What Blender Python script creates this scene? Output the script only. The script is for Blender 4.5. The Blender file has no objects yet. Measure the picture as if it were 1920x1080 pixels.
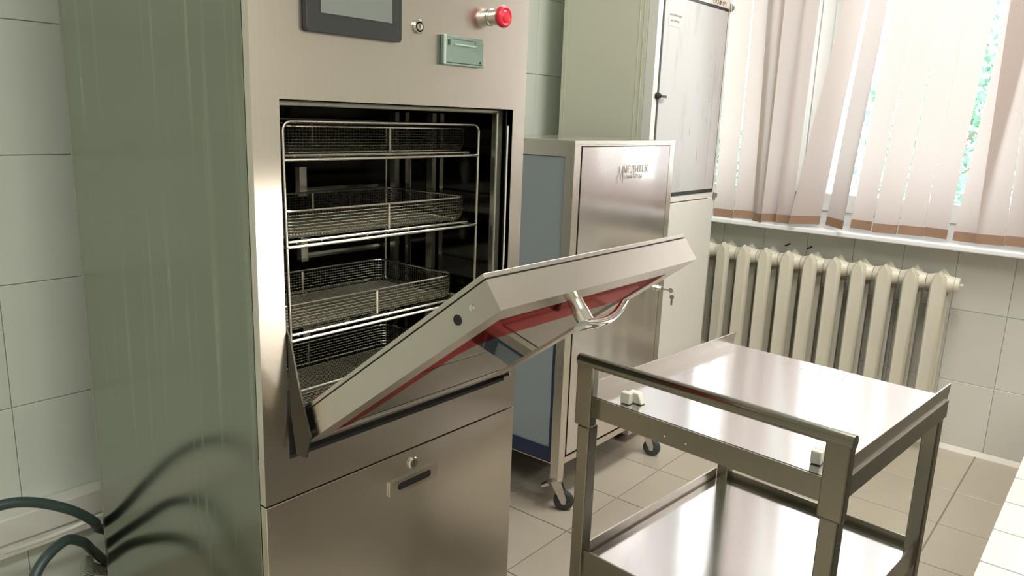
import bpy, math, random
from mathutils import Vector, Matrix
random.seed(7)
H = 1.30                      # camera height; shapes below are measured from the lens height
sc = bpy.context.scene
COL = sc.collection

# ------------------------------------------------------------------ camera, sky, lights, exposure
cd = bpy.data.cameras.new('camera'); cam = bpy.data.objects.new('camera', cd); COL.objects.link(cam)
X = Vector((2170-960, 540-262, -1442)).normalized()
Zr = -Vector((725-960, 540-7000, -1442)); Zv = (Zr - X*Zr.dot(X)).normalized(); Yv = Zv.cross(X)
cam.matrix_world = Matrix.Translation((0, 0, H)) @ Matrix((X, Yv, Zv)).to_4x4()
cd.sensor_width = 36; cd.lens = 36*1442/1920; cd.clip_start = .02; cd.clip_end = 200
sc.camera = cam

wd = bpy.data.worlds.new('sky'); sc.world = wd; wd.use_nodes = True
bg = wd.node_tree.nodes['Background']
bg.inputs[0].default_value = (.93, .97, 1, 1); bg.inputs[1].default_value = 11.0

def area(name, loc, rot, sx, sy, power, color):
    l = bpy.data.lights.new(name, 'AREA'); l.shape = 'RECTANGLE'; l.size = sx; l.size_y = sy
    l.energy = power; l.color = color
    o = bpy.data.objects.new(name, l); COL.objects.link(o); o.location = loc; o.rotation_euler = rot
    return o
p = area('window_portal', (3.74, .3, H+.4), (0, math.radians(90), 0), 1.75, 2.9, 1, (1, 1, 1)); p.data.cycles.is_portal = True
area('fill_light_near', (-.1, -.5, H+1.38), (0, 0, 0), 1.2, .35, 37, (.97, 1, .94))  # unseen fill added to light the left wall
area('fill_light_rear', (1.0, -2.15, H+1.38), (0, 0, 0), 1.2, .35, 46, (1, .98, .93))  # unseen fill added behind the lens to brighten the washer front
area('fill_light_far', (2.3, .5, H+1.36), (0, 0, 0), 1.2, .35, 30, (1, .97, .92))  # unseen fill added to lift the far side of the room
sc.view_settings.view_transform = 'Standard'; sc.view_settings.look = 'None'
sc.view_settings.exposure = 0.35; sc.view_settings.gamma = 1; sc.view_settings.use_curve_mapping = False
cy = sc.cycles
cy.use_denoising = True; cy.max_bounces = 10; cy.diffuse_bounces = 5; cy.glossy_bounces = 6
cy.transmission_bounces = 8; cy.transparent_max_bounces = 12; cy.sample_clamp_indirect = 6; cy.caustics_reflective = False; cy.caustics_refractive = False

# ------------------------------------------------------------------ materials
def mat(name, col, rough=.5, metal=0., ior=1.5, coat=0., trans=0., emit=None):
    m = bpy.data.materials.new(name); m.use_nodes = True
    b = m.node_tree.nodes['Principled BSDF']
    b.inputs['Base Color'].default_value = (*col, 1); b.inputs['Roughness'].default_value = rough
    b.inputs['Metallic'].default_value = metal; b.inputs['IOR'].default_value = ior
    b.inputs['Coat Weight'].default_value = coat; b.inputs['Transmission Weight'].default_value = trans
    if emit: b.inputs['Emission Color'].default_value = (*emit[0], 1); b.inputs['Emission Strength'].default_value = emit[1]
    return m
def N(m, t, **k):
    n = m.node_tree.nodes.new(t)
    for a, v in k.items(): setattr(n, a, v)
    return n
def L(m, a, b): m.node_tree.links.new(a, b)
def noise(m, scale, stretch=(1, 1, 1), detail=3, coord='Object'):
    tc = N(m, 'ShaderNodeTexCoord'); mp = N(m, 'ShaderNodeMapping'); mp.inputs['Scale'].default_value = stretch
    nz = N(m, 'ShaderNodeTexNoise'); nz.inputs['Scale'].default_value = scale; nz.inputs['Detail'].default_value = detail
    L(m, tc.outputs[coord], mp.inputs[0]); L(m, mp.outputs[0], nz.inputs['Vector']); return nz.outputs['Fac']
def ramp(m, fac, stops):
    r = N(m, 'ShaderNodeValToRGB'); e = r.color_ramp.elements
    e[0].position, e[0].color = stops[0][0], (*stops[0][1], 1); e[1].position, e[1].color = stops[-1][0], (*stops[-1][1], 1)
    for p_, c in stops[1:-1]:
        x = e.new(p_); x.color = (*c, 1)
    L(m, fac, r.inputs[0]); return r.outputs[0]
def mixcol(m, fac, a, b):
    x = N(m, 'ShaderNodeMix', data_type='RGBA'); L(m, fac, x.inputs[0])
    for s, v in ((6, a), (7, b)):
        if isinstance(v, tuple): x.inputs[s].default_value = (*v, 1)
        else: L(m, v, x.inputs[s])
    return x.outputs[2]
def bump(m, fac, strength, dist=.002):
    b = N(m, 'ShaderNodeBump'); b.inputs['Strength'].default_value = strength; b.inputs['Distance'].default_value = dist
    L(m, fac, b.inputs['Height']); L(m, b.outputs[0], m.node_tree.nodes['Principled BSDF'].inputs['Normal'])
def P(m): return m.node_tree.nodes['Principled BSDF'].inputs
def rng(m, fac, lo, hi):
    r = N(m, 'ShaderNodeMapRange'); r.inputs[3].default_value = lo; r.inputs[4].default_value = hi
    L(m, fac, r.inputs[0]); return r.outputs[0]

def steel(name, col=(.60, .57, .52), rough=.28, grain=(90, 90, 1.2), wav=.0):
    m = mat(name, col, rough, 1)
    g = noise(m, 6, grain, 2); L(m, rng(m, g, rough-.008, rough+.008), P(m)['Roughness'])
    L(m, ramp(m, g, [(.3, tuple(c*.975 for c in col)), (.7, tuple(min(1, c*1.015) for c in col))]), P(m)['Base Color'])
    if wav: bump(m, noise(m, 3.5, (1, 1, .35), 1), wav, .02)
    return m
M = {}
M['steel'] = steel('brushed_steel', (.74, .695, .635), .25)
M['steel_h'] = steel('brushed_steel_horizontal', (.66, .62, .57), .25, (1.5, 90, 90))
M['steel_dark'] = steel('dull_dark_steel', (.36, .36, .30), .3)
M['hinge'] = mat('dark_hinge_steel', (.10, .095, .08), .4, 1)
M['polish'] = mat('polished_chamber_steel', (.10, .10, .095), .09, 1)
M['wire'] = mat('steel_wire', (.66, .64, .58), .2, 1)
M['mesh'] = mat('basket_wire', (.36, .34, .27), .3, 1)
M['chrome'] = mat('chrome', (.82, .82, .80), .05, 1)
M['black'] = mat('black_rubber_and_shade', (.012, .012, .012), .5)  # rubber parts, and the black painted into shaded gaps
M['blackgap'] = mat('dark_recess', (.01, .01, .01), .7)
M['cartsteel'] = steel('trolley_sheet_steel', (.93, .92, .94), .13, (.8, 40, 40))
M['tube'] = steel('trolley_tube_steel', (.29, .28, .235), .24, (40, 40, 1.5))
# washer side panel with its pale drip marks
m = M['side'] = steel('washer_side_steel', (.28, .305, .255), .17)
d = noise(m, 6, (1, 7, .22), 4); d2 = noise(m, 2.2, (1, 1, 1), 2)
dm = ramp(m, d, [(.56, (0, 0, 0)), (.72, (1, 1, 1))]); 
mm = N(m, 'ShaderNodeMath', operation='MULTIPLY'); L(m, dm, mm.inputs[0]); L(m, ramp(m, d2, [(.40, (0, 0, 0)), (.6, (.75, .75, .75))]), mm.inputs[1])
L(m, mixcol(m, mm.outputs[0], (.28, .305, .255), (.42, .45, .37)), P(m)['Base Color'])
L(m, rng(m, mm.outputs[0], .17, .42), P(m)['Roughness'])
# tiles
def tilemat(name, a, b, rough=.22):
    m = mat(name, a, rough, 0, 1.5)
    oi = N(m, 'ShaderNodeObjectInfo'); n1 = noise(m, 5, (1, 1, 1), 3)
    c = mixcol(m, n1, a, b); hs = N(m, 'ShaderNodeHueSaturation'); L(m, c, hs.inputs['Color'])
    L(m, rng(m, oi.outputs['Random'], .96, 1.03), hs.inputs['Value']); L(m, hs.outputs[0], P(m)['Base Color'])
    bump(m, noise(m, 7, (1, 1, 1), 1), .08, .01); return m
M['walltile'] = tilemat('pale_wall_tile', (.60, .65, .58), (.65, .69, .62))
M['wintile'] = tilemat('grey_wall_tile', (.60, .60, .55), (.65, .64, .59))
M['floortile'] = tilemat('beige_floor_tile', (.50, .44, .35), (.56, .50, .41), .28)
M['whitetile'] = tilemat('white_counter_tile', (.56, .555, .53), (.60, .59, .57), .12)
M['grout'] = mat('grout', (.30, .27, .22), .9)
M['groutw'] = mat('pale_grout', (.44, .45, .41), .9)
M['paint'] = mat('wall_paint', (.78, .75, .68), .8)
M['plaster'] = mat('ceiling_paint', (.8, .79, .74), .9)
M['cream'] = mat('cream_cabinet_paint', (.60, .60, .48), .38)
m = M['oldwhite'] = mat('aged_white_door', (.66, .64, .62), .45)
L(m, mixcol(m, ramp(m, noise(m, 16, (1, 1, .3), 5), [(.55, (0, 0, 0)), (.75, (1, 1, 1))]), (.52, .50, .50), (.41, .40, .41)), P(m)['Base Color'])
M['whitepaint'] = mat('white_cabinet_paint', (.72, .71, .66), .4)
m = M['radiator'] = mat('radiator_paint', (.70, .66, .54), .4)
L(m, mixcol(m, ramp(m, noise(m, 9, (1, 1, .12), 4), [(.45, (0, 0, 0)), (.8, (1, 1, 1))]), (.66, .63, .53), (.50, .46, .36)), P(m)['Base Color'])
bump(m, noise(m, 40, (1, 1, .4), 3), .15, .002)
M['bluepanel'] = mat('grey_blue_side_panel', (.36, .41, .43), .25)
M['navy'] = mat('navy_reflection_tint', (.02, .035, .09), .4)  # dark blue reflection put into a flat colour
M['screen'] = mat('dim_screen', (.18, .20, .185), .2)
M['bezel'] = mat('black_bezel', (.028, .03, .03), .35)
M['printer'] = mat('grey_green_plastic', (.20, .265, .225), .35)
M['printerl'] = mat('pale_plastic_edge', (.42, .50, .43), .35)
M['red'] = mat('red_button_plastic', (.72, .02, .05), .3)
M['glass'] = mat('dark_door_glass', (.07, .085, .08), .02, 0, 1.5)
M['redborder'] = mat('red_glass_border', (.42, .03, .04), .04, .8); P(M['redborder'])['Specular Tint'].default_value = (.62, .10, .12, 1)
M['hose'] = mat('grey_green_hose', (.035, .06, .055), .42)
m = M['braid'] = mat('braided_hose', (.2, .23, .18), .4, .5)
w = N(m, 'ShaderNodeTexChecker'); w.inputs['Scale'].default_value = 240; w.inputs['Color1'].default_value = (.45, .48, .38, 1); w.inputs['Color2'].default_value = (.06, .08, .06, 1)
tc = N(m, 'ShaderNodeTexCoord'); mp = N(m, 'ShaderNodeMapping'); mp.inputs['Rotation'].default_value = (.6, .78, .5)
L(m, tc.outputs['Object'], mp.inputs[0]); L(m, mp.outputs[0], w.inputs['Vector']); L(m, w.outputs[0], P(m)['Base Color'])
M['pipe'] = mat('white_pipe', (.7, .7, .64), .4)
M['plastic'] = mat('milky_plastic', (.80, .79, .68), .45); P(M['plastic'])['Subsurface Weight'].default_value = .0
M['pvc'] = mat('white_window_plastic', (.82, .84, .85), .3)
M['sill'] = mat('window_sill_paint', (.80, .80, .82), .35)
M['label'] = mat('cream_paper_label', (.78, .70, .62), .7)
M['ink'] = mat('brown_ink', (.16, .12, .10), .7)
M['logo'] = mat('etched_grey_brown', (.52, .47, .43), .5)
M['leaf'] = mat('tree_leaf', (.10, .20, .14), .6)
M['bark'] = mat('tree_bark', (.15, .11, .08), .9)
M['ground'] = mat('outside_ground', (.72, .74, .70), .95)
M['zinc'] = mat('zinc_caster_metal', (.6, .58, .52), .3, 1)
M['tyre'] = mat('grey_rubber_tyre', (.045, .05, .05), .55)
# blind fabric
def fabric(name, c, tr):
    m = bpy.data.materials.new(name); m.use_nodes = True; nt = m.node_tree; nt.nodes.clear()
    out = N(m, 'ShaderNodeOutputMaterial'); a = N(m, 'ShaderNodeBsdfDiffuse'); b = N(m, 'ShaderNodeBsdfTranslucent'); x = N(m, 'ShaderNodeMixShader')
    tc = N(m, 'ShaderNodeTexCoord'); wv = N(m, 'ShaderNodeTexWave', bands_direction='Y'); wv.inputs['Scale'].default_value = 85; wv.inputs['Distortion'].default_value = 1.2; wv.inputs['Detail'].default_value = 2
    L(m, tc.outputs['Object'], wv.inputs['Vector'])
    col = mixcol(m, wv.outputs['Fac'], tuple(v*.78 for v in c), c); colt = mixcol(m, wv.outputs['Fac'], tuple(v*.74 for v in tr), tr)
    L(m, col, a.inputs[0]); L(m, colt, b.inputs[0]); x.inputs[0].default_value = .5
    L(m, a.outputs[0], x.inputs[1]); L(m, b.outputs[0], x.inputs[2]); L(m, x.outputs[0], out.inputs[0]); return m
M['fabric'] = fabric('peach_blind_fabric', (.78, .66, .60), (.385, .325, .322))
M['hem'] = fabric('tan_blind_hem', (.62, .42, .30), (.40, .26, .19))
# thin window glass
m = bpy.data.materials.new('window_glass'); m.use_nodes = True; nt = m.node_tree; nt.nodes.clear(); M['pane'] = m
o_ = N(m, 'ShaderNodeOutputMaterial'); t_ = N(m, 'ShaderNodeBsdfTransparent'); g_ = N(m, 'ShaderNodeBsdfGlossy'); x_ = N(m, 'ShaderNodeMixShader'); f_ = N(m, 'ShaderNodeFresnel')
t_.inputs[0].default_value = (.93, .97, .95, 1); g_.inputs['Roughness'].default_value = .02; f_.inputs[0].default_value = 1.45
L(m, f_.outputs[0], x_.inputs[0]); L(m, t_.outputs[0], x_.inputs[1]); L(m, g_.outputs[0], x_.inputs[2]); L(m, x_.outputs[0], o_.inputs[0])

# ------------------------------------------------------------------ mesh helpers
class MB:
    """collects vertices and faces; z is measured from lens height unless local"""
    def __init__(s): s.v = []; s.f = []; s.sm = []
    def add(s, vs, fs, smooth=False):
        n = len(s.v); s.v += [tuple(a) for a in vs]
        for f in fs: s.f.append([i+n for i in f]); s.sm.append(smooth)
        return s
    def box(s, x0, x1, y0, y1, z0, z1):
        return s.hexa([(x0, y0, z0), (x1, y0, z0), (x1, y1, z0), (x0, y1, z0), (x0, y0, z1), (x1, y0, z1), (x1, y1, z1), (x0, y1, z1)])
    def hexa(s, v):
        return s.add(v, [(0, 3, 2, 1), (4, 5, 6, 7), (0, 1, 5, 4), (1, 2, 6, 5), (2, 3, 7, 6), (3, 0, 4, 7)])
    def tube(s, pts, r, n=8, closed=False, caps=True):
        pts = [Vector(p) for p in pts]; N_ = len(pts); rs = r if isinstance(r, (list, tuple)) else [r]*N_
        vs = []; up = None
        for i, p_ in enumerate(pts):
            a = pts[i-1] if (i > 0 or closed) else p_; b = pts[(i+1) % N_] if (i < N_-1 or closed) else p_
            t = (b-a).normalized()
            if up is None: up = Vector((0, 0, 1)) if abs(t.z) < .9 else Vector((1, 0, 0))
            u = (up-t*up.dot(t)).normalized(); w_ = t.cross(u); up = u
            for k in range(n):
                an = 2*math.pi*k/n; vs.append(p_+u*math.cos(an)*rs[i]+w_*math.sin(an)*rs[i])
        fs = []
        for i in range(N_ if closed else N_-1):
            j = (i+1) % N_
            for k in range(n):
                k2 = (k+1) % n; fs.append((i*n+k, i*n+k2, j*n+k2, j*n+k))
        s.add(vs, fs, True)
        if caps and not closed:
            b = len(s.v)-len(vs); s.f.append([b+k for k in range(n)][::-1]); s.sm.append(False)
            s.f.append([b+(N_-1)*n+k for k in range(n)]); s.sm.append(False)
        return s
    def lathe(s, base, axis, prof, n=20):
        """prof: list of (distance along axis, radius)"""
        base = Vector(base); ax = Vector(axis).normalized(); u = ax.orthogonal().normalized(); w_ = ax.cross(u); vs = []; fs = []
        for d_, r in prof:
            for k in range(n):
                an = 2*math.pi*k/n; vs.append(base+ax*d_+(u*math.cos(an)+w_*math.sin(an))*max(r, 1e-5))
        for i in range(len(prof)-1):
            for k in range(n):
                k2 = (k+1) % n; fs.append((i*n+k, i*n+k2, (i+1)*n+k2, (i+1)*n+k))
        fs.append(tuple(range(n))[::-1]); fs.append(tuple((len(prof)-1)*n+k for k in range(n)))
        return s.add(vs, fs, True)
    def prism(s, poly, off):
        """poly: 3D points of one face, off: extrusion vector"""
        n = len(poly); off = Vector(off); a = [Vector(p) for p in poly]; b = [p+off for p in a]
        return s.add(a+b, [tuple(range(n))[::-1], tuple(range(n, 2*n))]+[(i, (i+1) % n, n+(i+1) % n, n+i) for i in range(n)])
    def build(s, name, material, parent=None, loc=None, local=False, bevel=0, seg=2):
        """parent given: mesh coordinates become relative to it"""
        me = bpy.data.meshes.new(name); dz = 0 if local else H
        if parent is not None: off = Vector((0, 0, 0)) if local else wloc(parent)
        else: off = Vector(loc) if loc is not None else Vector((0, 0, 0))
        if parent is not None and loc is not None and not local: base = Vector(loc); rel = base-off; off = base
        else: rel = off if parent is None else Vector((0, 0, 0))
        me.from_pydata([(v[0]-off.x, v[1]-off.y, v[2]+dz-off.z) for v in s.v], [], s.f)
        for p_, q in zip(me.polygons, s.sm): p_.use_smooth = q
        import bmesh
        bm = bmesh.new(); bm.from_mesh(me); bmesh.ops.recalc_face_normals(bm, faces=bm.faces)
        bm.to_mesh(me); bm.free(); me.update()
        if any(s.sm): me.set_sharp_from_angle(angle=math.radians(38))
        o = bpy.data.objects.new(name, me); COL.objects.link(o); o.location = rel
        if parent is not None: o.parent = parent
        me.materials.append(M[material] if isinstance(material, str) else material)
        if bevel:
            b = o.modifiers.new('bevel', 'BEVEL'); b.width = bevel; b.segments = seg; b.limit_method = 'ANGLE'; b.angle_limit = .6
            b.harden_normals = False
        return o
def wloc(o):
    v = Vector(o.location)
    while o.parent: o = o.parent; v += Vector(o.location)
    return v
def thing(name, label, cat, x, y, z, group=None, rot=0):
    o = bpy.data.objects.new(name, None); COL.objects.link(o); o.location = (x, y, z+H); o.rotation_euler = (0, 0, rot)
    o.empty_display_size = .05; return tag(o, label, cat, group)
def tag(o, label, cat, group=None):
    o['label'] = label; o['category'] = cat
    if group: o['group'] = group
    return o
def struct(o): o['kind'] = 'structure'; return o
def box(x0, x1, y0, y1, z0, z1): return MB().box(x0, x1, y0, y1, z0, z1)
def rrect(x0, x1, z0, z1, y, r, n=5):
    pts = []
    for cx, cz, a0 in ((x1-r, z1-r, 0), (x0+r, z1-r, 90), (x0+r, z0+r, 180), (x1-r, z0+r, 270)):
        for k in range(n+1):
            a = math.radians(a0+90*k/n); pts.append((cx+r*math.cos(a), y, cz+r*math.sin(a)))
    return pts
def text(name, body, size, mt, parent, loc, rot, ext=.0004, align='LEFT'):
    c = bpy.data.curves.new(name, 'FONT'); c.body = body; c.size = size; c.extrude = ext; c.align_x = align; c.resolution_u = 2
    t = bpy.data.objects.new(name, c); COL.objects.link(t)
    bpy.context.view_layer.update()
    me = bpy.data.meshes.new_from_object(t.evaluated_get(bpy.context.evaluated_depsgraph_get()))
    bpy.data.objects.remove(t); o = bpy.data.objects.new(name, me); COL.objects.link(o); me.materials.clear(); me.materials.append(M[mt])
    o.parent = parent; o.location = Vector(loc)-wloc(parent); o.rotation_euler = rot; return o

# ------------------------------------------------------------------ room shell
FZ = -1.30; CZ = 1.42
YW = 2.02; XW = 3.53; YN = -2.6; XL = -2.2
floor = struct(box(XL, XW+.1, YN, YW+.1, FZ-.10, FZ-.004).build('floor', 'grout', loc=(0, 0, 0)))
ceil = struct(box(XL, XW+.1, YN, YW+.1, CZ, CZ+.1).build('ceiling', 'plaster', loc=(0, 0, H+CZ)))
wl = struct(box(XL, XW+.1, YW+.006, YW+.12, FZ, CZ).build('wall_left', 'groutw', loc=(0, YW, 0)))
struct(box(XL-.1, XL, YN, YW+.1, FZ, CZ).build('wall_back', 'paint', loc=(XL, 0, 0)))
struct(box(XL, XW+.1, YN-.1, YN, FZ, CZ).build('wall_right', 'paint', loc=(0, YN, 0)))
# window wall: opening y -1.3..1.72, z -.43..1.15
WY0, WY1, WZ0, WZ1 = -1.05, 1.92, -.445, 1.15
w = MB(); w.box(XW+.006, XW+.22, YN, YW+.1, FZ, WZ0); w.box(XW+.006, XW+.22, YN, YW+.1, WZ1, CZ)
w.box(XW+.006, XW+.22, YN, WY0, WZ0, WZ1); w.box(XW+.006, XW+.22, WY1, YW+.1, WZ0, WZ1)
ww = struct(w.build('wall_window', 'groutw', loc=(XW, 0, 0)))

def tiles(parent, spec, w_, h_, th, material, normal, gap=.0018, bev=.0012):
    """spec: list of (a0, a1, b0, b1) rectangles; normal picks the plane"""
    cache = {}
    for (a0, a1, b0, b1) in spec:
        wa, hb = a1-a0-gap, b1-b0-gap; key = (round(wa, 3), round(hb, 3))
        ca, cb = (a0+a1)/2, (b0+b1)/2
        if key not in cache:
            m_ = MB(); A, B = wa/2, hb/2; e = bev
            # a bevelled slab in local (a, b, n)
            ring0 = [(-A, -B, 0), (A, -B, 0), (A, B, 0), (-A, B, 0)]
            ring1 = [(-A, -B, th-e), (A, -B, th-e), (A, B, th-e), (-A, B, th-e)]
            ring2 = [(-A+e, -B+e, th), (A-e, -B+e, th), (A-e, B-e, th), (-A+e, B-e, th)]
            vs = ring0+ring1+ring2
            def mp_(v):
                if normal == 'y': return (v[0], -v[2], v[1])
                if normal == 'x': return (-v[2], v[0], v[1])
                return (v[0], v[1], v[2])
            fs = [(8, 9, 10, 11)]
            for r in (0, 4):
                for k in range(4): fs.append((r+k, r+(k+1) % 4, r+4+(k+1) % 4, r+4+k))
            m_.add([mp_(v) for v in vs], fs)
            o = m_.build('tile', material, local=True); cache[key] = o.data
        else:
            o = bpy.data.objects.new('tile', cache[key]); COL.objects.link(o)
        if normal == 'y': p_ = Vector((ca, YW+.006, cb+H))
        elif normal == 'x': p_ = Vector((XW+.006, ca, cb+H))
        else: p_ = Vector((ca, cb, spec_z+H))
        o.parent = parent; o.location = p_-wloc(parent)
spec_z = 0
# wall_left tiles 200 x 300, joints at x=.596+.2k and z=-.128+.3k
xs = [.596+.2*k for k in range(-7, 15)]; xs.append(XW); zs = [FZ, -1.028, -.728, -.428, -.128, .172, .472, .772, 1.072, CZ]
tiles(wl, [(xs[i], xs[i+1], zs[j], zs[j+1]) for i in range(len(xs)-1) for j in range(len(zs)-1)], 0, 0, .006, 'walltile', 'y', gap=.0015)
ys = [-1.085+.2035*k for k in range(0, 16)]; ys[-1] = YW
ys = [.3415+.2015*k for k in range(-7, 9)]; ys[-1] = YW-.008
zs = [FZ, -1.006, -.706, WZ0-.004]
tiles(ww, [(ys[i], ys[i+1], zs[j], zs[j+1]) for i in range(len(ys)-1) for j in range(3)], 0, 0, .006, 'wintile', 'x', gap=.0013)
# floor tiles 300, joints x=1.88+.3k, y=1.262-.3k
spec_z = FZ-.008
xs = [1.88+.303*k for k in range(-8, 6)]; xs[-1] = XW; ys = [1.262+.3*k for k in range(-8, 3)]+[YW]
tiles(floor, [(xs[i], xs[i+1], ys[j], ys[j+1]) for i in range(len(xs)-1) for j in range(len(ys)-1)], 0, 0, .008, 'floortile', 'z', gap=.004)
# cement strip along the foot of the window wall
struct(MB().prism([(XW-.002, -1.2, FZ), (XW-.022, -1.2, FZ), (XW-.002, -1.2, FZ+.018)], (0, 3.2, 0)).build('baseboard_window', 'paint', loc=(XW, 0, 0)))
# boxed-in ledge low on the left wall
struct(box(-1.6, 2.5, 1.964, YW-.002, -1.045, -.98).build('trim_1', 'whitepaint', loc=(0, 1.95, H-1.0), bevel=.003))
struct(box(-1.6, 2.5, 1.975, YW-.002, -1.085, -1.048).build('trim_2', 'whitepaint', loc=(0, 1.95, H-1.05), bevel=.002))

# ------------------------------------------------------------------ window with plastic frame
win = thing('window_1', '', '', 3.70, .2, WZ0)
for k in ('label', 'category'): del win[k]
struct(win)
def wpart(name, mb, mt, par=win, bevel=.004):
    return mb.build(name, mt, par, bevel=bevel)
FX0, FX1 = 3.66, 3.73
wpart('window_frame', MB().box(FX0, FX1, WY0, WY1, WZ0, WZ0+.07).box(FX0, FX1, WY0, WY1, WZ1-.07, WZ1).box(FX0, FX1, WY0, WY0+.06, WZ0, WZ1).box(FX0, FX1, WY1-.06, WY1, WZ0, WZ1), 'pvc')
for yy in (1.215, .22, -.72):
    wpart('mullion', box(FX0-.003, FX1+.003, yy-.03, yy+.03, WZ0+.07, WZ1-.07), 'pvc')
edges = [WY0+.06, -.75, -.69, .19, .25, 1.185, 1.245, WY1-.06]
for i in range(0, 8, 2):
    a, b = edges[i]+.002, edges[i+1]-.002; z0, z1 = WZ0+.072, WZ1-.072; sashw = .05
    f = wpart('sash', MB().box(FX0-.012, FX1-.02, a, b, z0, z0+sashw+.03).box(FX0-.012, FX1-.02, a, b, z1-sashw, z1).box(FX0-.012, FX1-.02, a, a+sashw, z0, z1).box(FX0-.012, FX1-.02, b-sashw, b, z0, z1), 'pvc')
    wpart('pane', box(FX0+.015, FX0+.019, a+sashw-.005, b-sashw+.005, z0+sashw+.02, z1-sashw+.005), 'pane', f, 0)
wpart('window_sill', box(3.385, FX0-.014, WY0-.03, WY1+.03, WZ0-.005, WZ0+.015), 'sill')
# ------------------------------------------------------------------ outside
struct(box(3.85, 30, -14, 16, FZ-2.5, FZ-2.4).build('ground', 'ground', loc=(10, 0, 0)))
def tree(x, y, z0, h, r, label, seed):
    rr = random.Random(seed)
    t = thing('tree', label, 'tree', x, y, z0, 'trees outside the window')
    tr = MB(); tr.tube([(x, y, z0), (x+.05, y+.04, z0+h*.5), (x, y-.05, z0+h*.8)], [.13, .09, .04], 10)
    for k in range(7):
        a = rr.uniform(0, 6.28); zz = z0+h*(.4+.07*k); tr.tube([(x, y, zz), (x+math.cos(a)*r*.7, y+math.sin(a)*r*.7, zz+.35)], [.03, .012], 6)
    tr.build('trunk', 'bark', t)
    lf = MB()
    for k in range(4200):
        a = rr.uniform(0, 6.28); q = rr.uniform(-1, 1); rad = r*(rr.random()**.45)
        c = Vector((x+rad*math.cos(a)*math.sqrt(1-q*q), y+rad*math.sin(a)*math.sqrt(1-q*q), z0+h*.72+rad*q*1.5))
        u = Vector((rr.uniform(-1, 1), rr.uniform(-1, 1), rr.uniform(-1, 1))).normalized(); v = u.orthogonal().normalized(); s_ = rr.uniform(.035, .07)
        lf.add([c-u*s_, c+v*s_*.5, c+u*s_, c-v*s_*.5], [(0, 1, 2, 3)])
    f = lf.build('foliage', 'leaf', t); f['kind'] = 'stuff'
tree(8.3, 1.5, FZ-2.4, 5.2, 1.0, 'leafy green tree outside, seen through the gap between blind slats at right', 3)
tree(8.6, 3.6, FZ-2.4, 4.3, .8, 'smaller green tree outside, seen behind the slanted left slats', 5)

# ------------------------------------------------------------------ vertical blind
bl = thing('vertical_blind', 'peach vertical slat blind hanging crookedly over the window', 'blind', 3.4, .4, WZ0+.03)
MB().box(3.375, 3.415, -1.25, 1.72, 1.16, 1.20).build('headrail', 'pvc', bl, bevel=.002)
SL = [(1.553, 1.456, 1.559, 1.463, 0), (1.455, 1.350, 1.463, 1.368, .012), (1.376, 1.309, 1.393, 1.313, -.006), (1.322, 1.250, 1.338, 1.236, .014),
      (1.256, 1.188, 1.240, 1.172, 0), (1.181, 1.080, 1.073, .992, .0), (1.052, .949, .980, .902, -.008),
      (.941, .853, .892, .802, .004), (.849, .758, .802, .709, 0), (.754, .661, .709, .625, .004), (.661, .571, .627, .532, -.004),
      (.557, .470, .498, .400, .016), (.473, .380, .493, .399, -.004), (.381, .290, .402, .309, .01), (.29, .195, .31, .215, 0), (.19, .10, .20, .11, .006),
      (.10, .0, .10, .0, 0), (0, -.1, 0, -.1, .006)]+[(-.1*k, -.1*k-.1, -.1*k, -.1*k-.1, .006*(k % 2)) for k in range(1, 11)]
# y at the hem (left, right) and y at z=.5 (left, right)
Zt, Zb = 1.16, -.412
for i, (bl0, br0, tl0, tr0, dx) in enumerate(SL):
    zb = Zb-(.012 if i < 5 else 0)+.003*math.sin(i*2.1)
    tw = {5: .05, 6: -.05, 2: -.03, 3: .025}.get(i, .012*math.sin(i*1.7))
    def pt(u, z, off=0):
        k = (z-zb)/(.5-zb); k = k if k < 1 else 1+(k-1)*.3
        yl = bl0+(tl0-bl0)*k; yr = br0+(tr0-br0)*k
        # a soft belly in the middle height
        yy = yl+(yr-yl)*(.012+u*.976)
        tws = tw*(1-.8*max(0, min(1, k)))
        return (3.40+dx+off+tws*(u-.5)*2+.004*math.cos((u-.5)*math.pi)+.004*math.sin(z*4+i), yy, z)
    rows = 14; cols = 6; fb = MB(); vs = []; fs = []
    zz = [zb+.036+(Zt-zb-.036)*j/rows for j in range(rows+1)]
    for z in zz:
        for c in range(cols+1): vs.append(pt(c/cols, z))
    for j in range(rows):
        for c in range(cols): a = j*(cols+1)+c; fs.append((a, a+1, a+cols+2, a+cols+1))
    fb.add(vs, fs, True); s = fb.build('slat', 'fabric', bl)
    hm = MB(); vs = []; fs = []
    ring = []
    for c in range(cols+1): ring.append((c/cols, -.0022))
    for c in range(cols, -1, -1): ring.append((c/cols, .0022))
    n = len(ring)
    for z in (zb, zb+.037):
        for (u, o_) in ring: vs.append(pt(u, z, o_))
    for k in range(n): fs.append((k, (k+1) % n, n+(k+1) % n, n+k))
    for k in range(cols): fs += [(k, k+1, n-2-k, n-1-k), (n+k, n+k+1, 2*n-2-k, 2*n-1-k)]
    hm.add(vs, fs); h = hm.build('hem', 'hem', s)

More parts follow.
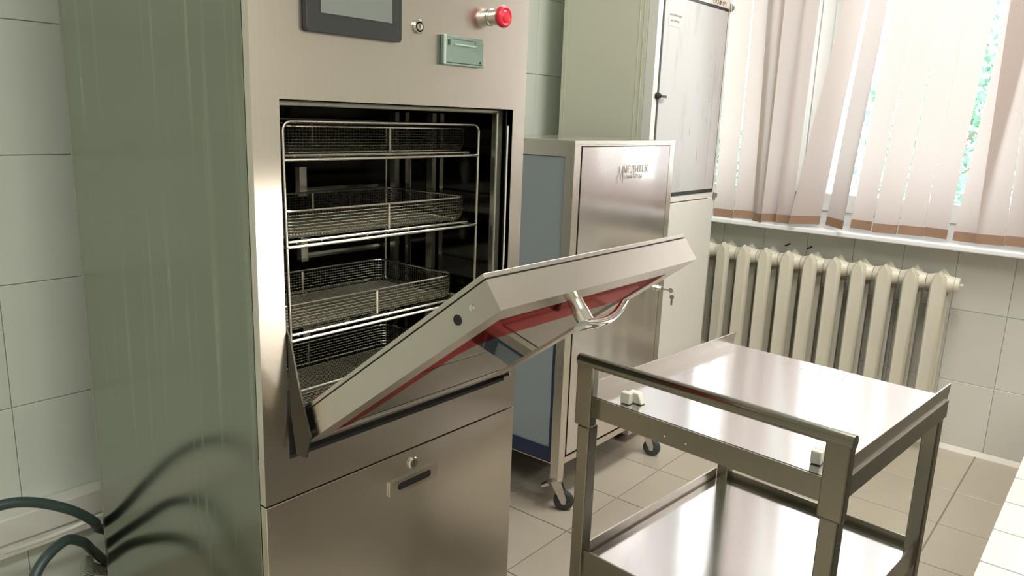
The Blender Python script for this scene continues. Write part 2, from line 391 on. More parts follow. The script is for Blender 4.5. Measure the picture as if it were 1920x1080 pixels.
# ------------------------------------------------------------------ radiator
rad = thing('radiator', 'cream cast iron ribbed radiator on the wall under the window', 'radiator', 3.42, 1.0, -1.13)
PT = .1006; Y0 = .572
def section():
    m_ = MB(); hw = .028; zt, zb = -.535, -1.125
    for (xf, xb, sgn) in ((3.352, 3.388, 1), (3.455, 3.488, -1)):
        prof = [(-hw, zb+.035), (-hw, zt-.05), (-hw*.75, zt-.022), (0, zt), (hw*.75, zt-.022), (hw, zt-.05), (hw, zb+.035), (hw*.7, zb+.012), (0, zb), (-hw*.7, zb+.012)]
        n = len(prof); cz = (zt+zb)/2; vs = []
        for (x, k) in ((xf if sgn > 0 else xb, .72), (xf+.012 if sgn > 0 else xb-.012, 1), (xb if sgn > 0 else xf, 1)):
            for (y, z) in prof: vs.append((x, y*k, cz+(z-cz)*(1-(1-k)*.05)))
        fs = [tuple(range(n)), tuple(range(2*n, 3*n))]
        for r in (0, n):
            for k in range(n): fs.append((r+k, r+(k+1) % n, r+n+(k+1) % n, r+n+k))
        m_.add(vs, fs)
    for z0, z1 in ((zt-.085, zt-.012), (zb+.02, zb+.09)):
        c = (z0+z1)/2; h2 = (z1-z0)/2
        m_.prism([(3.38, -.024, c-h2), (3.38, -.024, c+h2*.6), (3.38, 0, c+h2), (3.38, .024, c+h2*.6), (3.38, .024, c-h2)], (.08, 0, 0))
        m_.lathe((3.42, -PT/2+.001, c-.004), (0, 1, 0), [(0, .030), (.014, .032), (.03, .037), (.07, .037), (.086, .032), (PT-.002, .030)], 16)
    m_.box(3.40, 3.445, -.005, .005, zb+.08, zt-.08)
    return m_
sec = section().build('section', 'radiator', local=True)
sec.parent = rad; base = wloc(rad)
for k in range(11):
    o = sec if k == 0 else bpy.data.objects.new('section', sec.data)
    if k: COL.objects.link(o); o.parent = rad
    o.location = Vector((0, Y0+PT*k, H))-base
for z in (-.5875, -1.07):
    MB().lathe((3.42, Y0-PT/2-.03, z), (0, 1, 0), [(0, .006), (.012, .006), (.013, .026), (.02, .030), (.03, .030)], 16).build('end_plug', 'radiator', rad)
for yy in (1.225, 1.125):
    MB().tube([(3.47, yy, -.53), (3.525, yy, -.527)], .0038, 8).build('wall_hook', 'blackgap', rad)
for yy in (.62, 1.62):
    MB().box(3.478, 3.528, yy-.012, yy+.012, -.64, -.615).build('bracket', 'radiator', rad)
for z in (-.5875, -1.07):
    MB().tube([(3.42, Y0+10*PT+.04, z), (3.42, 1.90, z), (3.42, 1.96, z-.01), (3.42, 1.975, z-.07 if z < -1 else z+.07), (3.42, 1.975, FZ+.01 if z < -1 else 1.3)], .012, 10).build('pipe', 'radiator', rad)

# ------------------------------------------------------------------ washer-disinfector (the big steel machine)
MX0, MX1, MY = .655, 1.303, 1.04
OX0, OX1, OZ0, OZ1 = .703, 1.264, -.578, .0135
ws = thing('instrument_washer', 'tall stainless steel washer machine with its square door hanging half open', 'washer', .98, 1.37, FZ)
f = MB(); T = .016
f.box(MX0, MX1, MY, MY+T, OZ1, .55); f.box(MX0, OX0, MY, MY+T, OZ0, OZ1); f.box(OX1, MX1, MY, MY+T, OZ0, OZ1); f.box(MX0, MX1, MY, MY+T, -.648, OZ0)
f.build('front_panel', 'steel', ws)
box(MX0, MX1, MY, MY+T, -1.25, -.6515).build('lower_panel', 'steel', ws, bevel=.001)
sh = MB(); sh.box(MX0, MX0+.004, MY+T+.0035, 1.69, -1.25, .55); sh.build('side_panel', 'side', ws, bevel=.001)
box(MX1-.004, MX1, MY+T+.002, 1.69, -1.25, .55).build('side_panel', 'steel', ws, bevel=.001)
box(MX0, MX1, 1.69, 1.70, -1.25, .55).build('back_panel', 'steel_dark', ws)
box(MX0, MX1, MY, 1.70, .55, .56).build('top_panel', 'steel', ws, bevel=.001)
g = MB()
for (a, b) in ((MX0+.004, MX0+.02), (MX1-.02, MX1-.004)): g.box(a, b, MY+T-.001, MY+.05, -1.25, .548)
g.box(MX0+.02, MX1-.02, MY+T-.001, MY+.03, -1.24, -.60); g.box(MX0+.02, MX1-.02, MY+T-.001, MY+.03, .05, .545)
g.build('seam_shade_backing', 'blackgap', ws)  # black backing that paints the shade into the panel seams
box(MX0+.02, MX1-.02, 1.07, 1.66, FZ+.002, -1.252).build('plinth', 'black', ws)
# opening tunnel and chamber
ch = MB(); e = .003; BK = 1.62
j = MB(); yj = 1.075
j.box(OX0-.012, OX1+.012, MY+.001, yj, OZ1, OZ1+.012)
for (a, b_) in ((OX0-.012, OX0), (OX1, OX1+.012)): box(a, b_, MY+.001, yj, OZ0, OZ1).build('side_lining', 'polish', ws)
MB().box(OX0-.001, OX0+.001, MY+.002, 1.06, OZ0, -.42).box(OX0, OX0+.02, 1.050, 1.053, OZ0, -.46).build('lining_shade', 'black', ws)  # black facing paints the shade low in the left jamb
box(OX0-.012, OX1+.012, MY+.001, yj, OZ0-.012, OZ0).build('opening_sill', 'black', ws)  # painted black for the shade at the foot of the opening
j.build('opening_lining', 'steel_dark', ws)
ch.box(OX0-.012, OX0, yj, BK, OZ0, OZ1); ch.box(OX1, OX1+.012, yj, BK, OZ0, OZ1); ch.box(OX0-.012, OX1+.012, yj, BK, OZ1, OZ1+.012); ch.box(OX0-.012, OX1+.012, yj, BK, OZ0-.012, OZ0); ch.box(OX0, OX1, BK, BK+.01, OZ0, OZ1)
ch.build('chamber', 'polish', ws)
sl = MB(); y0, y1 = 1.062, 1.078
sl.box(1.240, 1.259, y0, y1, OZ0+.002, .008); sl.box(.705, .716, y0, y1, OZ0+.002, .008); sl.box(.705, 1.259, y0, y1, .004, .0125); sl.box(.705, 1.259, y0, y1, OZ0+.001, OZ0+.014)
sl.build('door_seal', 'steel_dark', ws, bevel=.003)
MB().tube([(1.2632, 1.052, -.43), (1.2632, 1.052, -.05), (1.2632, 1.052, -.02)], .0022, 8).build('edge_trim', 'chrome', ws)
box(OX0, OX1, 1.041, 1.060, OZ0-.001, OZ0+.006).build('sill_shade', 'black', ws)  # black strip painting the shade below the door
for z in (-.173, -.318, -.49):
    sp = MB(); sp.tube([(1.01, 1.42, z), (1.255, 1.42, z)], .008, 8); sp.box(1.0, 1.018, 1.412, 1.428, z-.012, z+.05); sp.build('spray_pipe', 'wire', ws)
for (xx, yy) in ((1.246, 1.385), (1.250, 1.266)):
    box(xx-.004, xx+.008, yy-.009, yy+.009, OZ0+.004, .0).build('guide_rail', 'wire', ws)
# hinge plate in the left of the opening
hp = [(1.046, -.33), (1.040, -.354), (1.033, -.364), (1.011, -.445), (.983, -.522), (.996, -.562), (1.022, -.565), (1.034, -.50)]
MB().prism([(.7045, y, z) for y, z in hp], (.003, 0, 0)).build('hinge_plate', 'hinge', ws)
MB().lathe((.7075, 1.006, -.527), (1, 0, 0), [(0, .006), (.002, .006), (.003, .004)], 14).build('hinge_screw', 'chrome', ws)
MB().lathe((.7075, 1.013, -.526), (1, 0, 0), [(0, .003), (.003, .003)], 10).build('hinge_screw', 'chrome', ws)
hp = [(1.050, -.46), (1.041, -.51), (1.02, -.56), (1.052, -.575)]
MB().prism([(1.2595, y, z) for y, z in hp], (.003, 0, 0)).build('hinge_plate', 'steel_dark', ws)
# front controls
scr = MB(); scr.prism([(x, 1.0395, z) for x, _, z in rrect(.748, .944, .116, .262, 0, .007)], (0, -.010, 0)); scr = scr.build('touch_screen', 'bezel', ws, bevel=.0015)
box(.775, .921, 1.0285, 1.0295, .146, .243).build('display', 'screen', scr)
b = MB().lathe((.991, 1.0395, .148), (0, -1, 0), [(0, .0125), (.003, .0125), (.0045, .011), (.0045, .009), (.003, .0088)], 28).build('power_button', 'wire', ws)
MB().lathe((.991, 1.037, .148), (0, -1, 0), [(0, .0088), (.0005, .0088)], 24).build('button_ring', 'black', b)
MB().lathe((.991, 1.0365, .148), (0, -1, 0), [(0, .0066), (.002, .0064), (.0024, .005)], 24).build('button_cap', 'wire', b)
MB().tube([(.991+.0022*math.sin(a), 1.0339, .148+.0022*math.cos(a)) for a in [0.6+5.0*k/10 for k in range(11)]], .0004, 5).tube([(.991, 1.0339, .1485), (.991, 1.0339, .1512)], .0004, 5).build('power_symbol', 'ink', b)
b = MB().lathe((1.186, 1.0395, .186), (0, -1, 0), [(0, .0165), (.002, .0165), (.003, .0145), (.016, .0145), (.017, .016), (.023, .016), (.024, .013)], 28).build('emergency_stop', 'wire', ws)
MB().lathe((1.186, 1.0135, .186), (0, -1, 0), [(-.004, .014), (0, .019), (.003, .0205), (.008, .0205), (.0115, .0185), (.0125, .0165), (.0115, .0140), (.0105, .0120), (.0112, .0100), (.0130, .0085), (.0135, .002)], 32).build('button_cap', 'red', b)
pr = MB(); pr.box(1.047, 1.158, 1.0335, 1.0395, .0895, .1415); pr.box(1.047, 1.158, 1.030, 1.0335, .0885, .092)
pr = pr.build('printer', 'printer', ws, bevel=.001)
box(1.056, 1.157, 1.0305, 1.0333, .093, .1355).build('printer_door', 'printer', pr, bevel=.0012)
box(1.047, 1.0535, 1.029, 1.0333, .089, .142).build('printer_edge', 'printerl', pr, bevel=.001)
MB().box(1.075, 1.134, 1.029, 1.0304, .1245, .1275).build('paper_slot', 'printerl', pr, bevel=.0006)
MB().box(1.058, 1.064, 1.0295, 1.0304, .1245, .134).box(1.066, 1.132, 1.0299, 1.0304, .1350, .1356).box(1.132, 1.1328, 1.0299, 1.0304, .1290, .1356).build('latch', 'hose', pr)
MB().lathe((1.147, 1.0304, .0975), (0, -1, 0), [(0, .0024), (.0008, .0024)], 12).build('led', 'black', pr)
# lock and recessed handle on the lower panel
lk = MB().lathe((.986, 1.0395, -.681), (0, -1, 0), [(0, .0125), (.003, .0125), (.005, .0105), (.005, .008), (.0035, .0078)], 26).build('lock', 'wire', ws)
MB().lathe((.986, 1.0362, -.681), (0, -1, 0), [(0, .007), (.0022, .0065)], 20).build('lock_core', 'steel_dark', lk)
box(.9855, .9865, 1.0332, 1.0342, -.685, -.677).build('keyhole', 'black', lk)
rh = MB(); hx0, hx1, hz0, hz1 = .923, 1.054, -.7325, -.7025
ou = [(x, z) for x, _, z in rrect(hx0, hx1, hz0, hz1, 0, .0008, 5)]; inn = [(x, z) for x, _, z in rrect(.943, 1.034, -.7255, -.7105, 0, .0074, 5)]
n = len(ou); vs = [(x, 1.0355, z) for x, z in ou]+[(x, 1.0355, z) for x, z in inn]+[(x, 1.0395, z) for x, z in ou]+[(x, 1.0395, z) for x, z in inn]
fs = []
for k in range(n):
    q = (k+1) % n; fs += [(k, q, n+q, n+k), (k, q, 2*n+q, 2*n+k), (n+k, n+q, 3*n+q, 3*n+k)]
rh.add(vs, fs); rh = rh.build('recessed_handle', 'wire', ws)
MB().prism([(x, 1.0394, z) for x, z in inn], (0, -.0006, 0)).build('finger_slot', 'black', rh)

# the drop-down door; local axes: x, s down the door from its free edge, t from the outer to the inner face
DX0, DX1 = .715, 1.255; nv = Vector((0, .596, .803)); sv = Vector((0, .803, -.596)); D0 = Vector((0, .597, -.237))
def dp(x, s, t): return Vector((x, 0, 0))+D0+sv*s+nv*t
def dbox(m_, x0, x1, s0, s1, t0, t1):
    return m_.hexa([dp(x0, s0, t0), dp(x1, s0, t0), dp(x1, s1, t0), dp(x0, s1, t0), dp(x0, s0, t1), dp(x1, s0, t1), dp(x1, s1, t1), dp(x0, s1, t1)])
SE = .532
door = bpy.data.objects.new('door', None); COL.objects.link(door); door.parent = ws; door.location = Vector((.985, 1.03, H-.565))-wloc(ws); door.empty_display_size = .05
m_ = MB(); dbox(m_, DX0, DX1, 0, .045, 0, .0435); dbox(m_, DX0, DX1, .505, SE, 0, .0435); dbox(m_, DX0, .757, .045, .505, 0, .0435); dbox(m_, 1.213, DX1, .045, .505, 0, .0435)
m_.build('door_frame', 'steel_h', door)
m_ = MB(); dbox(m_, DX0+.002, DX1-.002, .002, SE-.004, .0435, .0455); m_.build('gap_shade', 'black', door)  # black sheet painting the shade between door shell and inner skin
m_ = MB(); dbox(m_, DX0-.001, DX1+.001, -.001, SE-.004, .0455, .0525); m_.build('inner_skin', 'steel_h', door, bevel=.001)
m_ = MB(); dbox(m_, .757, 1.213, .045, .505, .003, .006); m_.build('glass_pane', 'glass', door)
m_ = MB()
# red border on the pane: across the free edge and down the left, rounded inner corner
inner = [(1.213, .155)]; 
inner += [(.90, .158), (.86, .160)]+[(.825+.035*math.cos(a), .195-.035*math.sin(a)*1.0) for a in [math.radians(90-d_) for d_ in ()]]
inner += [(.83, .165), (.815, .180), (.806, .20), (.802, .25), (.800, .505)]
outer_ = [(.757, .505), (.757, .045), (1.213, .045)]
poly = [dp(x, s, .0022) for x, s in inner+outer_]
m_.prism(poly, nv*.0008); m_.build('red_border', 'redborder', door)
m_ = MB().lathe(dp(DX0, .042, .024), (-1, 0, 0), [(0, .0045), (.0015, .0045), (.002, .003)], 14); m_.build('screw', 'chrome', door)
m_ = MB().lathe(dp(DX0, .075, .022), (-1, 0, 0), [(0, .0075), (.0006, .0075)], 20); m_.build('latch_hole', 'black', door)
m_ = MB().lathe(dp(DX0, .46, .022), (-1, 0, 0), [(0, .0035), (.0008, .0035)], 12); m_.build('plug', 'steel_dark', door)
# handle: square post out of the rim, curved grip
hd = bpy.data.objects.new('handle', None); COL.objects.link(hd); hd.parent = door; hd.location = dp(.909, .027, 0)+Vector((0, 0, H))-wloc(door); hd.empty_display_size = .03
m_ = MB(); m_.tube([dp(.909, .030, 0), dp(.909, .030, -.022)], .0115, 18); m_.build('handle_post', 'wire', hd)
m_ = MB(); m_.tube([dp(.909, .030, -.022), dp(.909, .030, -.041)], .0125, 18); m_.build('handle_collar', 'chrome', hd)
gp = MB(); pts = []; rr_ = []
for k in range(15):
    q = k/14; x = .893+.134*q; t = -.044-.006*math.sin(q*math.pi)+.014*q*q*q; s = .030+.004*q
    pts.append((x, s, t)); rr_.append((.0145-.004*q, .0055+.001*math.sin(q*3)))
vs = []; fs = []; n = 14
for (x, s, t), (wd_, th) in zip(pts, rr_):
    for k in range(n):
        a = 2*math.pi*k/n; vs.append(dp(x, s+math.cos(a)*wd_, t+math.sin(a)*th))
for i in range(len(pts)-1):
    for k in range(n): fs.append((i*n+k, i*n+(k+1) % n, (i+1)*n+(k+1) % n, (i+1)*n+k))
fs += [tuple(range(n)), tuple((len(pts)-1)*n+k for k in range(n))]
gp.add(vs, fs, True); gp.build('handle_grip', 'chrome', hd)
for o in list(hd.children):   # keep to three levels: washer > door > handle pieces
    l = wloc(o)-wloc(door); o.parent = door; o.location = l
bpy.data.objects.remove(hd)

# ------------------------------------------------------------------ rack and baskets inside
RX0, RX1, RYF, RYB = .7475, 1.226, 1.10, 1.39
LV = [-.083, -.230, -.395, -.560]
rk = thing('wash_rack', 'bright steel wire rack with four shelf levels standing inside the washer', 'rack', .99, 1.24, -.572)
m_ = MB(); R_ = .0031
pts = [(RX0+.008, RYF, -.572), (RX0+.0005, RYF, -.10), (RX0, RYF, -.036)]+[(RX0+.016-.016*math.cos(a), RYF, -.036+.016*math.sin(a)) for a in [math.radians(x) for x in (20, 45, 70, 90)]]
pts += [(RX1-.016+.016*math.sin(a), RYF, -.036+.016*math.cos(a)) for a in [math.radians(x) for x in (0, 25, 50, 75, 90)]]+[(RX1-.004, RYF, -.572)]
m_.tube(pts, R_, 10); m_.build('front_hoop', 'wire', rk)
m_ = MB(); m_.tube([(x, RYB, z) for x, _, z in [(RX0+.004, 0, -.572), (RX0, 0, -.036), (RX0+.016, 0, -.02), (RX1-.016, 0, -.02), (RX1, 0, -.036), (RX1-.004, 0, -.572)]], R_, 8); m_.build('rear_hoop', 'wire', rk)
for z in LV:
    m_ = MB(); xa = RX0+(.001 if z > -.3 else .004)
    m_.tube([(xa, RYF, z), (RX1-.002, RYF, z)], R_, 10); m_.build('rung', 'wire', rk)
    m_ = MB()
    m_.tube([(RX0+.012, RYF+.014, z+.006), (RX1-.016, RYF+.014, z+.006)], R_, 10)
    m_.tube([(RX0+.012, RYB-.01, z+.006), (RX1-.016, RYB-.01, z+.006)], R_, 8)
    for k in range(9):
        x = RX0+.03+k*.052; m_.tube([(x, RYF+.010, z+.0035), (x, RYB, z+.0035)], .0013, 6)
    for x in (RX0+.002, RX1-.003): m_.tube([(x, RYF, z), (x, RYB, z)], R_, 8)
    m_.build('wire_shelf', 'wire', rk)

def basket(bx0, bx1, z0, label, hgt=.050):
    """woven wire tray with rounded corners"""
    y0, y1 = 1.122, 1.362; t = thing('mesh_basket', label, 'basket', (bx0+bx1)/2, (y0+y1)/2, z0, 'wire mesh baskets in the washer')
    rc = .028; z1 = z0+hgt
    def loop(z, ins=0, n=6):
        pts = []
        for cx, cy_, a0 in ((bx1-rc, y1-rc, 0), (bx0+rc, y1-rc, 90), (bx0+rc, y0+rc, 180), (bx1-rc, y0+rc, 270)):
            for k in range(n+1):
                a = math.radians(a0+90*k/n); pts.append(Vector((cx+(rc-ins)*math.cos(a), cy_+(rc-ins)*math.sin(a), z)))
        return pts
    MB().tube(loop(z1), .0024, 8, closed=True).build('rim', 'wire', t)
    MB().tube(loop(z0+.0022, .012), .0014, 6, closed=True).build('base_wire', 'wire', t)
    mw = MB(); wr = .00055
    for k in range(1, 8):
        q = k/8; z = z0+.003+(hgt-.005)*q; ins = .012*(1-min(1, q*2.2))**2
        mw.tube(loop(z, ins, 4), wr, 3, closed=True)
    # uprights round the perimeter
    per = loop(0, 0, 8); step = .0068; acc = 0; P_ = []
    for i in range(len(per)):
        a, b = per[i], per[(i+1) % len(per)]; d_ = (b-a).length; q = (step-acc) if acc else 0
        while q <= d_: P_.append(a+(b-a)*(q/d_) if d_ > 0 else a); q += step
        acc = d_-(q-step)
    c = Vector(((bx0+bx1)/2, (y0+y1)/2, 0))
    for p_ in P_:
        nx = max(bx0+rc, min(bx1-rc, p_.x)); ny = max(y0+rc, min(y1-rc, p_.y)); iv = Vector((nx-p_.x, ny-p_.y, 0))
        if iv.length < 1e-4: continue
        iv.normalize()
        mw.tube([p_+Vector((0, 0, z1)), p_+Vector((0, 0, z0+.016))+iv*.001, p_+Vector((0, 0, z0+.006))+iv*.005, p_+Vector((0, 0, z0+.002))+iv*.012], wr, 3, caps=False)
    x = bx0+.014
    while x < bx1-.012: mw.tube([(x, y0+.010, z0+.002), (x, y1-.010, z0+.002)], wr, 3, caps=False); x += step
    y = y0+.014
    while y < y1-.012: mw.tube([(bx0+.010, y, z0+.002), (bx1-.010, y, z0+.002)], wr, 3, caps=False); y += step
    o = mw.build('wire_mesh', 'mesh', t); o['kind'] = 'stuff'
    for x in ((bx0+bx1)/2+.005,):
        for yy in (y0-.0005, y1+.0005):
            MB().box(x-.0022, x+.0022, yy-.0012, yy+.0012, z0+.002, z1).build('stay', 'mesh', t)
    for x in (bx0+.17, bx1-.17):
        MB().box(x-.0022, x+.0022, y0+.01, y1-.01, z0+.0005, z0+.0018).build('stay', 'wire', t)
basket(.765, 1.222, LV[0]+.0075, 'topmost wire mesh basket, close under the chamber ceiling', .047)
basket(.760, 1.222, LV[1]+.0075, 'wire mesh basket on the second rack level from the top')
basket(.735, 1.186, LV[2]+.0075, 'wire mesh basket on the third rack level, pushed to the left')
basket(.745, 1.200, LV[3]+.0075, 'lowest wire mesh basket, partly hidden behind the open door', .054)

# ------------------------------------------------------------------ hoses at the left
def smooth(pts, n=10):
    P_ = [Vector(p) for p in pts]; out = []
    for i in range(len(P_)-1):
        p0 = P_[max(i-1, 0)]; p1 = P_[i]; p2 = P_[i+1]; p3 = P_[min(i+2, len(P_)-1)]
        for k in range(n):
            t = k/n; out.append(.5*((2*p1)+(-p0+p2)*t+(2*p0-5*p1+4*p2-p3)*t*t+(-p0+3*p1-3*p2+p3)*t**3))
    out.append(P_[-1]); return out
HS = []
def hose(name, pts, r, mt, label):
    o = MB().tube(smooth(pts), r, 12).build(name, mt, loc=Vector(pts[0])+Vector((0, 0, H))); tag(o, label, 'hose'); return o
HOSES = [
 ('hose', [(.20, 1.60, -.98), (.30, 1.635, -.86), (.38, 1.648, -.803), (.447, 1.652, -.790), (.509, 1.654, -.808), (.576, 1.657, -.853), (.629, 1.682, -.912), (.660, 1.742, -.965), (.74, 1.77, -1.03), (.82, 1.76, -1.08)], .0105, 'hose', 'upper grey-green rubber hose arching across the left wall to the washer'),
 ('hose', [(.30, 1.50, FZ+.012), (.40, 1.52, -1.10), (.462, 1.56, -.925), (.535, 1.60, -.888), (.590, 1.648, -.932), (.640, 1.735, -1.01), (.70, 1.79, -1.09), (.80, 1.80, -1.12)], .0105, 'hose', 'lower grey-green rubber hose curving down to the floor at left'),
 ('white_hose', [(.507, 1.885, -1.018), (.57, 1.862, -1.008), (.63, 1.842, -.995), (.70, 1.835, -.985), (.80, 1.84, -.985), (.88, 1.845, -.99)], .0055, 'pipe', 'thin white hose with an open end, running to the rear of the washer'),
 ('braided_hose', [(.46, 1.36, FZ+.015), (.50, 1.44, -1.05), (.545, 1.52, -.955), (.598, 1.655, -.985), (.640, 1.75, -1.06), (.72, 1.82, -1.14), (.82, 1.85, -1.20)], .0125, 'braid', 'shiny braided metal hose at the lower left corner'),
]
for a in HOSES: hose(*a)

# ------------------------------------------------------------------ steel cabinet on castors
def caster(parent, x, y, ztop, ang, R=.034):
    c, s = math.cos(ang), math.sin(ang)
    def q(a, b, z): return (x+a*c-b*s, y+a*s+b*c, z)
    zc = FZ+R
    cs = MB(); cs.lathe((x, y, ztop-.010), (0, 0, 1), [(0, .020), (.010, .022)], 16)
    for sd in (-1, 1):
        b = sd*.015; pl_ = [q(-.018, b, ztop-.010), q(.018, b, ztop-.010), q(.038, b, zc+.01), q(.036, b, zc-.008), q(.022, b, zc-.006)]
        off = Vector(q(0, sd*.002, 0))-Vector(q(0, 0, 0)); cs.prism(pl_, off)
    cs = cs.build('caster', 'zinc', parent)
    ax = Vector(q(0, 1, 0))-Vector(q(0, 0, 0)); c0 = Vector(q(.028, -.0125, zc))
    MB().lathe(c0, ax, [(0, .012), (.001, .024), (.003, .031), (.007, R), (.018, R), (.022, .031), (.024, .024), (.025, .012)], 26).build('wheel', 'tyre', cs)
    MB().lathe(c0-ax*.006, ax, [(0, .005), (.002, .009), (.035, .009), (.037, .005)], 14).build('axle', 'zinc', cs)
    br = MB().box(0, 0, 0, 0, 0, 0); br = MB(); br.prism([q(-.030, -.012, ztop-.016), q(-.050, -.012, ztop-.028), q(-.046, -.012, ztop-.034), q(-.020, -.012, ztop-.024)], Vector(q(0, .024, 0))-Vector(q(0, 0, 0)))
    br.build('brake_lever', 'zinc', cs)
CX0, CX1, CYF, CYB, CZ0, CZ1 = 1.955, 2.592, 1.36, 1.90, -1.135, -.066
cb = thing('steel_cabinet', 'waist-high stainless steel cabinet on castors right of the washer', 'cabinet', 2.27, 1.63, FZ)
b = MB(); pw = .034
for (xa, ya) in ((CX0, CYF), (CX1-pw, CYF), (CX0, CYB-pw), (CX1-pw, CYB-pw)): b.box(xa, xa+pw, ya, ya+pw, CZ0, CZ1-.012)
for ya in (CYF, CYB-pw):
    b.box(CX0+pw, CX1-pw, ya, ya+pw, CZ0, CZ0+.022)
b.box(CX0+pw, CX1-pw, CYB-pw, CYB, CZ1-.05, CZ1-.012); b.box(CX0+pw, CX1-pw, CYF, CYF+pw, CZ1-.016, CZ1-.012)
for xa in (CX0, CX1-pw): b.box(xa, xa+pw, CYF+pw, CYB-pw, CZ1-.05, CZ1-.012); b.box(xa, xa+pw, CYF+pw, CYB-pw, CZ0, CZ0+.05)
b.build('frame', 'steel', cb)
box(CX0-.001, CX1+.001, CYF-.001, CYB, CZ1-.012, CZ1).build('top', 'steel', cb, bevel=.001)
box(CX0+.003, CX0+.012, CYF+.036, CYB-pw-.002, CZ0+.052, CZ1-.052).build('side_panel', 'bluepanel', cb)
MB().box(CX0+.002, CX0+.004, CYF+.034, CYF+.046, CZ0+.03, -.60).box(CX0-.0012, CX0+.004, CYF+.034, CYB-pw, CZ0+.004, CZ0+.056).build('navy_reflection', 'navy', cb)  # dark blue reflection on the frame side, painted as navy strips
box(CX1-.012, CX1-.003, CYF+.036, CYB-pw-.002, CZ0+.052, CZ1-.052).build('side_panel', 'steel', cb)
box(CX0+pw, CX1-pw, CYF+.022, CYF+.026, CZ0+.022, CZ1-.012).build('door_recess', 'blackgap', cb)
box(CX0+pw, CX1-pw, CYF+.03, CYB-.02, CZ0+.004, CZ0+.02).build('bottom', 'steel_dark', cb)
box(CX0+pw, CX1-pw, CYB-.02, CYB-.01, CZ0+.022, CZ1-.05).build('back', 'steel_dark', cb)
m = M['cabdoor'] = steel('cabinet_door_steel', (.80, .77, .77), .16, (90, 90, 1.2), .30)
dr = MB(); nx, nz = 40, 14; x0, x1, z0, z1 = 1.996, 2.5535, -1.105, -.085; vs = []; fs = []
for j_ in range(nz+1):
    for i in range(nx+1):
        u, v = i/nx, j_/nz; bulge = .0016*math.sin(u*math.pi)*math.sin(v*math.pi)*(1+.8*math.sin(u*9)*math.cos(v*2))+.0003*math.sin(u*31+v*1.5)*math.sin(v*math.pi)*math.sin(u*math.pi)
        vs.append((x0+(x1-x0)*u, CYF-.001-bulge, z0+(z1-z0)*v))
for j_ in range(nz):
    for i in range(nx): a = j_*(nx+1)+i; fs.append((a, a+1, a+nx+2, a+nx+1))
dr.add(vs, fs, True); dr.box(x0, x1, CYF+.0005, CYF+.020, z0, z1)
for (xa, xb, za, zb) in ((x0, x0, z0, z1), (x1, x1, z0, z1)): dr.add([(xa, CYF-.001, za), (xa, CYF+.0005, za), (xa, CYF+.0005, zb), (xa, CYF-.001, zb)], [(0, 1, 2, 3)])
for zz_ in (z0, z1): dr.add([(x0, CYF-.001, zz_), (x0, CYF+.0005, zz_), (x1, CYF+.0005, zz_), (x1, CYF-.001, zz_)], [(0, 1, 2, 3)])
cdoor = dr.build('door', 'cabdoor', cb)
fy = CYF-.0021
text('lettering', 'МЕДИТЕК', .0335, 'logo', cdoor, (2.238, fy, H-.172), (math.pi/2, 0, 0))
text('lettering', 'ЗНАМЯ ТРУДА', .0175, 'logo', cdoor, (2.239, fy, H-.192), (math.pi/2, 0, 0))
MB().box(2.240, 2.372, fy-.0004, fy+.001, -.2005, -.1985).build('logo_line', 'logo', cdoor)
for a_, c_ in (((2.205, -.205), (2.217, -.148)), ((2.217, -.148), (2.226, -.195)), ((2.226, -.195), (2.236, -.148)), ((2.236, -.148), (2.241, -.205)), ((2.194, -.200), (2.207, -.182))):
    MB().tube([(a_[0], fy, a_[1]), (c_[0], fy, c_[1])], .0011, 6).build('logo_stroke', 'logo', cdoor)
lk = MB().lathe((2.538, CYF-.002, -.610), (0, -1, 0), [(0, .012), (.004, .012), (.006, .010), (.016, .010), (.018, .008)], 20).build('lock', 'chrome', cdoor)
ky = MB(); ky.box(2.537, 2.539, CYF-.052, CYF-.020, -.613, -.607); ky.lathe((2.5365, CYF-.060, -.610), (1, 0, 0), [(0, .010), (.003, .010)], 16)
ky = ky.build('key', 'chrome', lk)
ring = [(2.538+.001*math.sin(a), CYF-.064+.011*math.cos(a), -.618+.011*math.sin(a)) for a in [2*math.pi*k/16 for k in range(16)]]
kr = tag(MB().tube(ring, .0008, 5, closed=True).build('key_ring', 'chrome', loc=(2.538, CYF-.064, H-.618)), 'small key ring hanging from the key in the steel cabinet lock', 'key ring')
k2 = MB(); k2.box(2.5375, 2.5385, CYF-.070, CYF-.062, -.665, -.634); k2.lathe((2.537, CYF-.066, -.634), (1, 0, 0), [(0, .009), (.002, .009)], 14)
tag(k2.build('key', 'steel_dark', loc=(2.538, CYF-.066, H-.65)), 'spare key dangling below the key ring on the steel cabinet', 'key')
for (xa, ya) in ((CX0, CYF), (CX1-pw, CYF), (CX0, CYB-pw), (CX1-pw, CYB-pw)):
    box(xa+.001, xa+pw-.001, ya+.001, ya+pw-.001, CZ0-.052, CZ0).build('foot', 'steel', cb)
    caster(cb, xa+pw/2, ya+pw/2, CZ0-.052, {CX0: math.radians(-60)}.get(xa, math.radians(-75)), .0345)

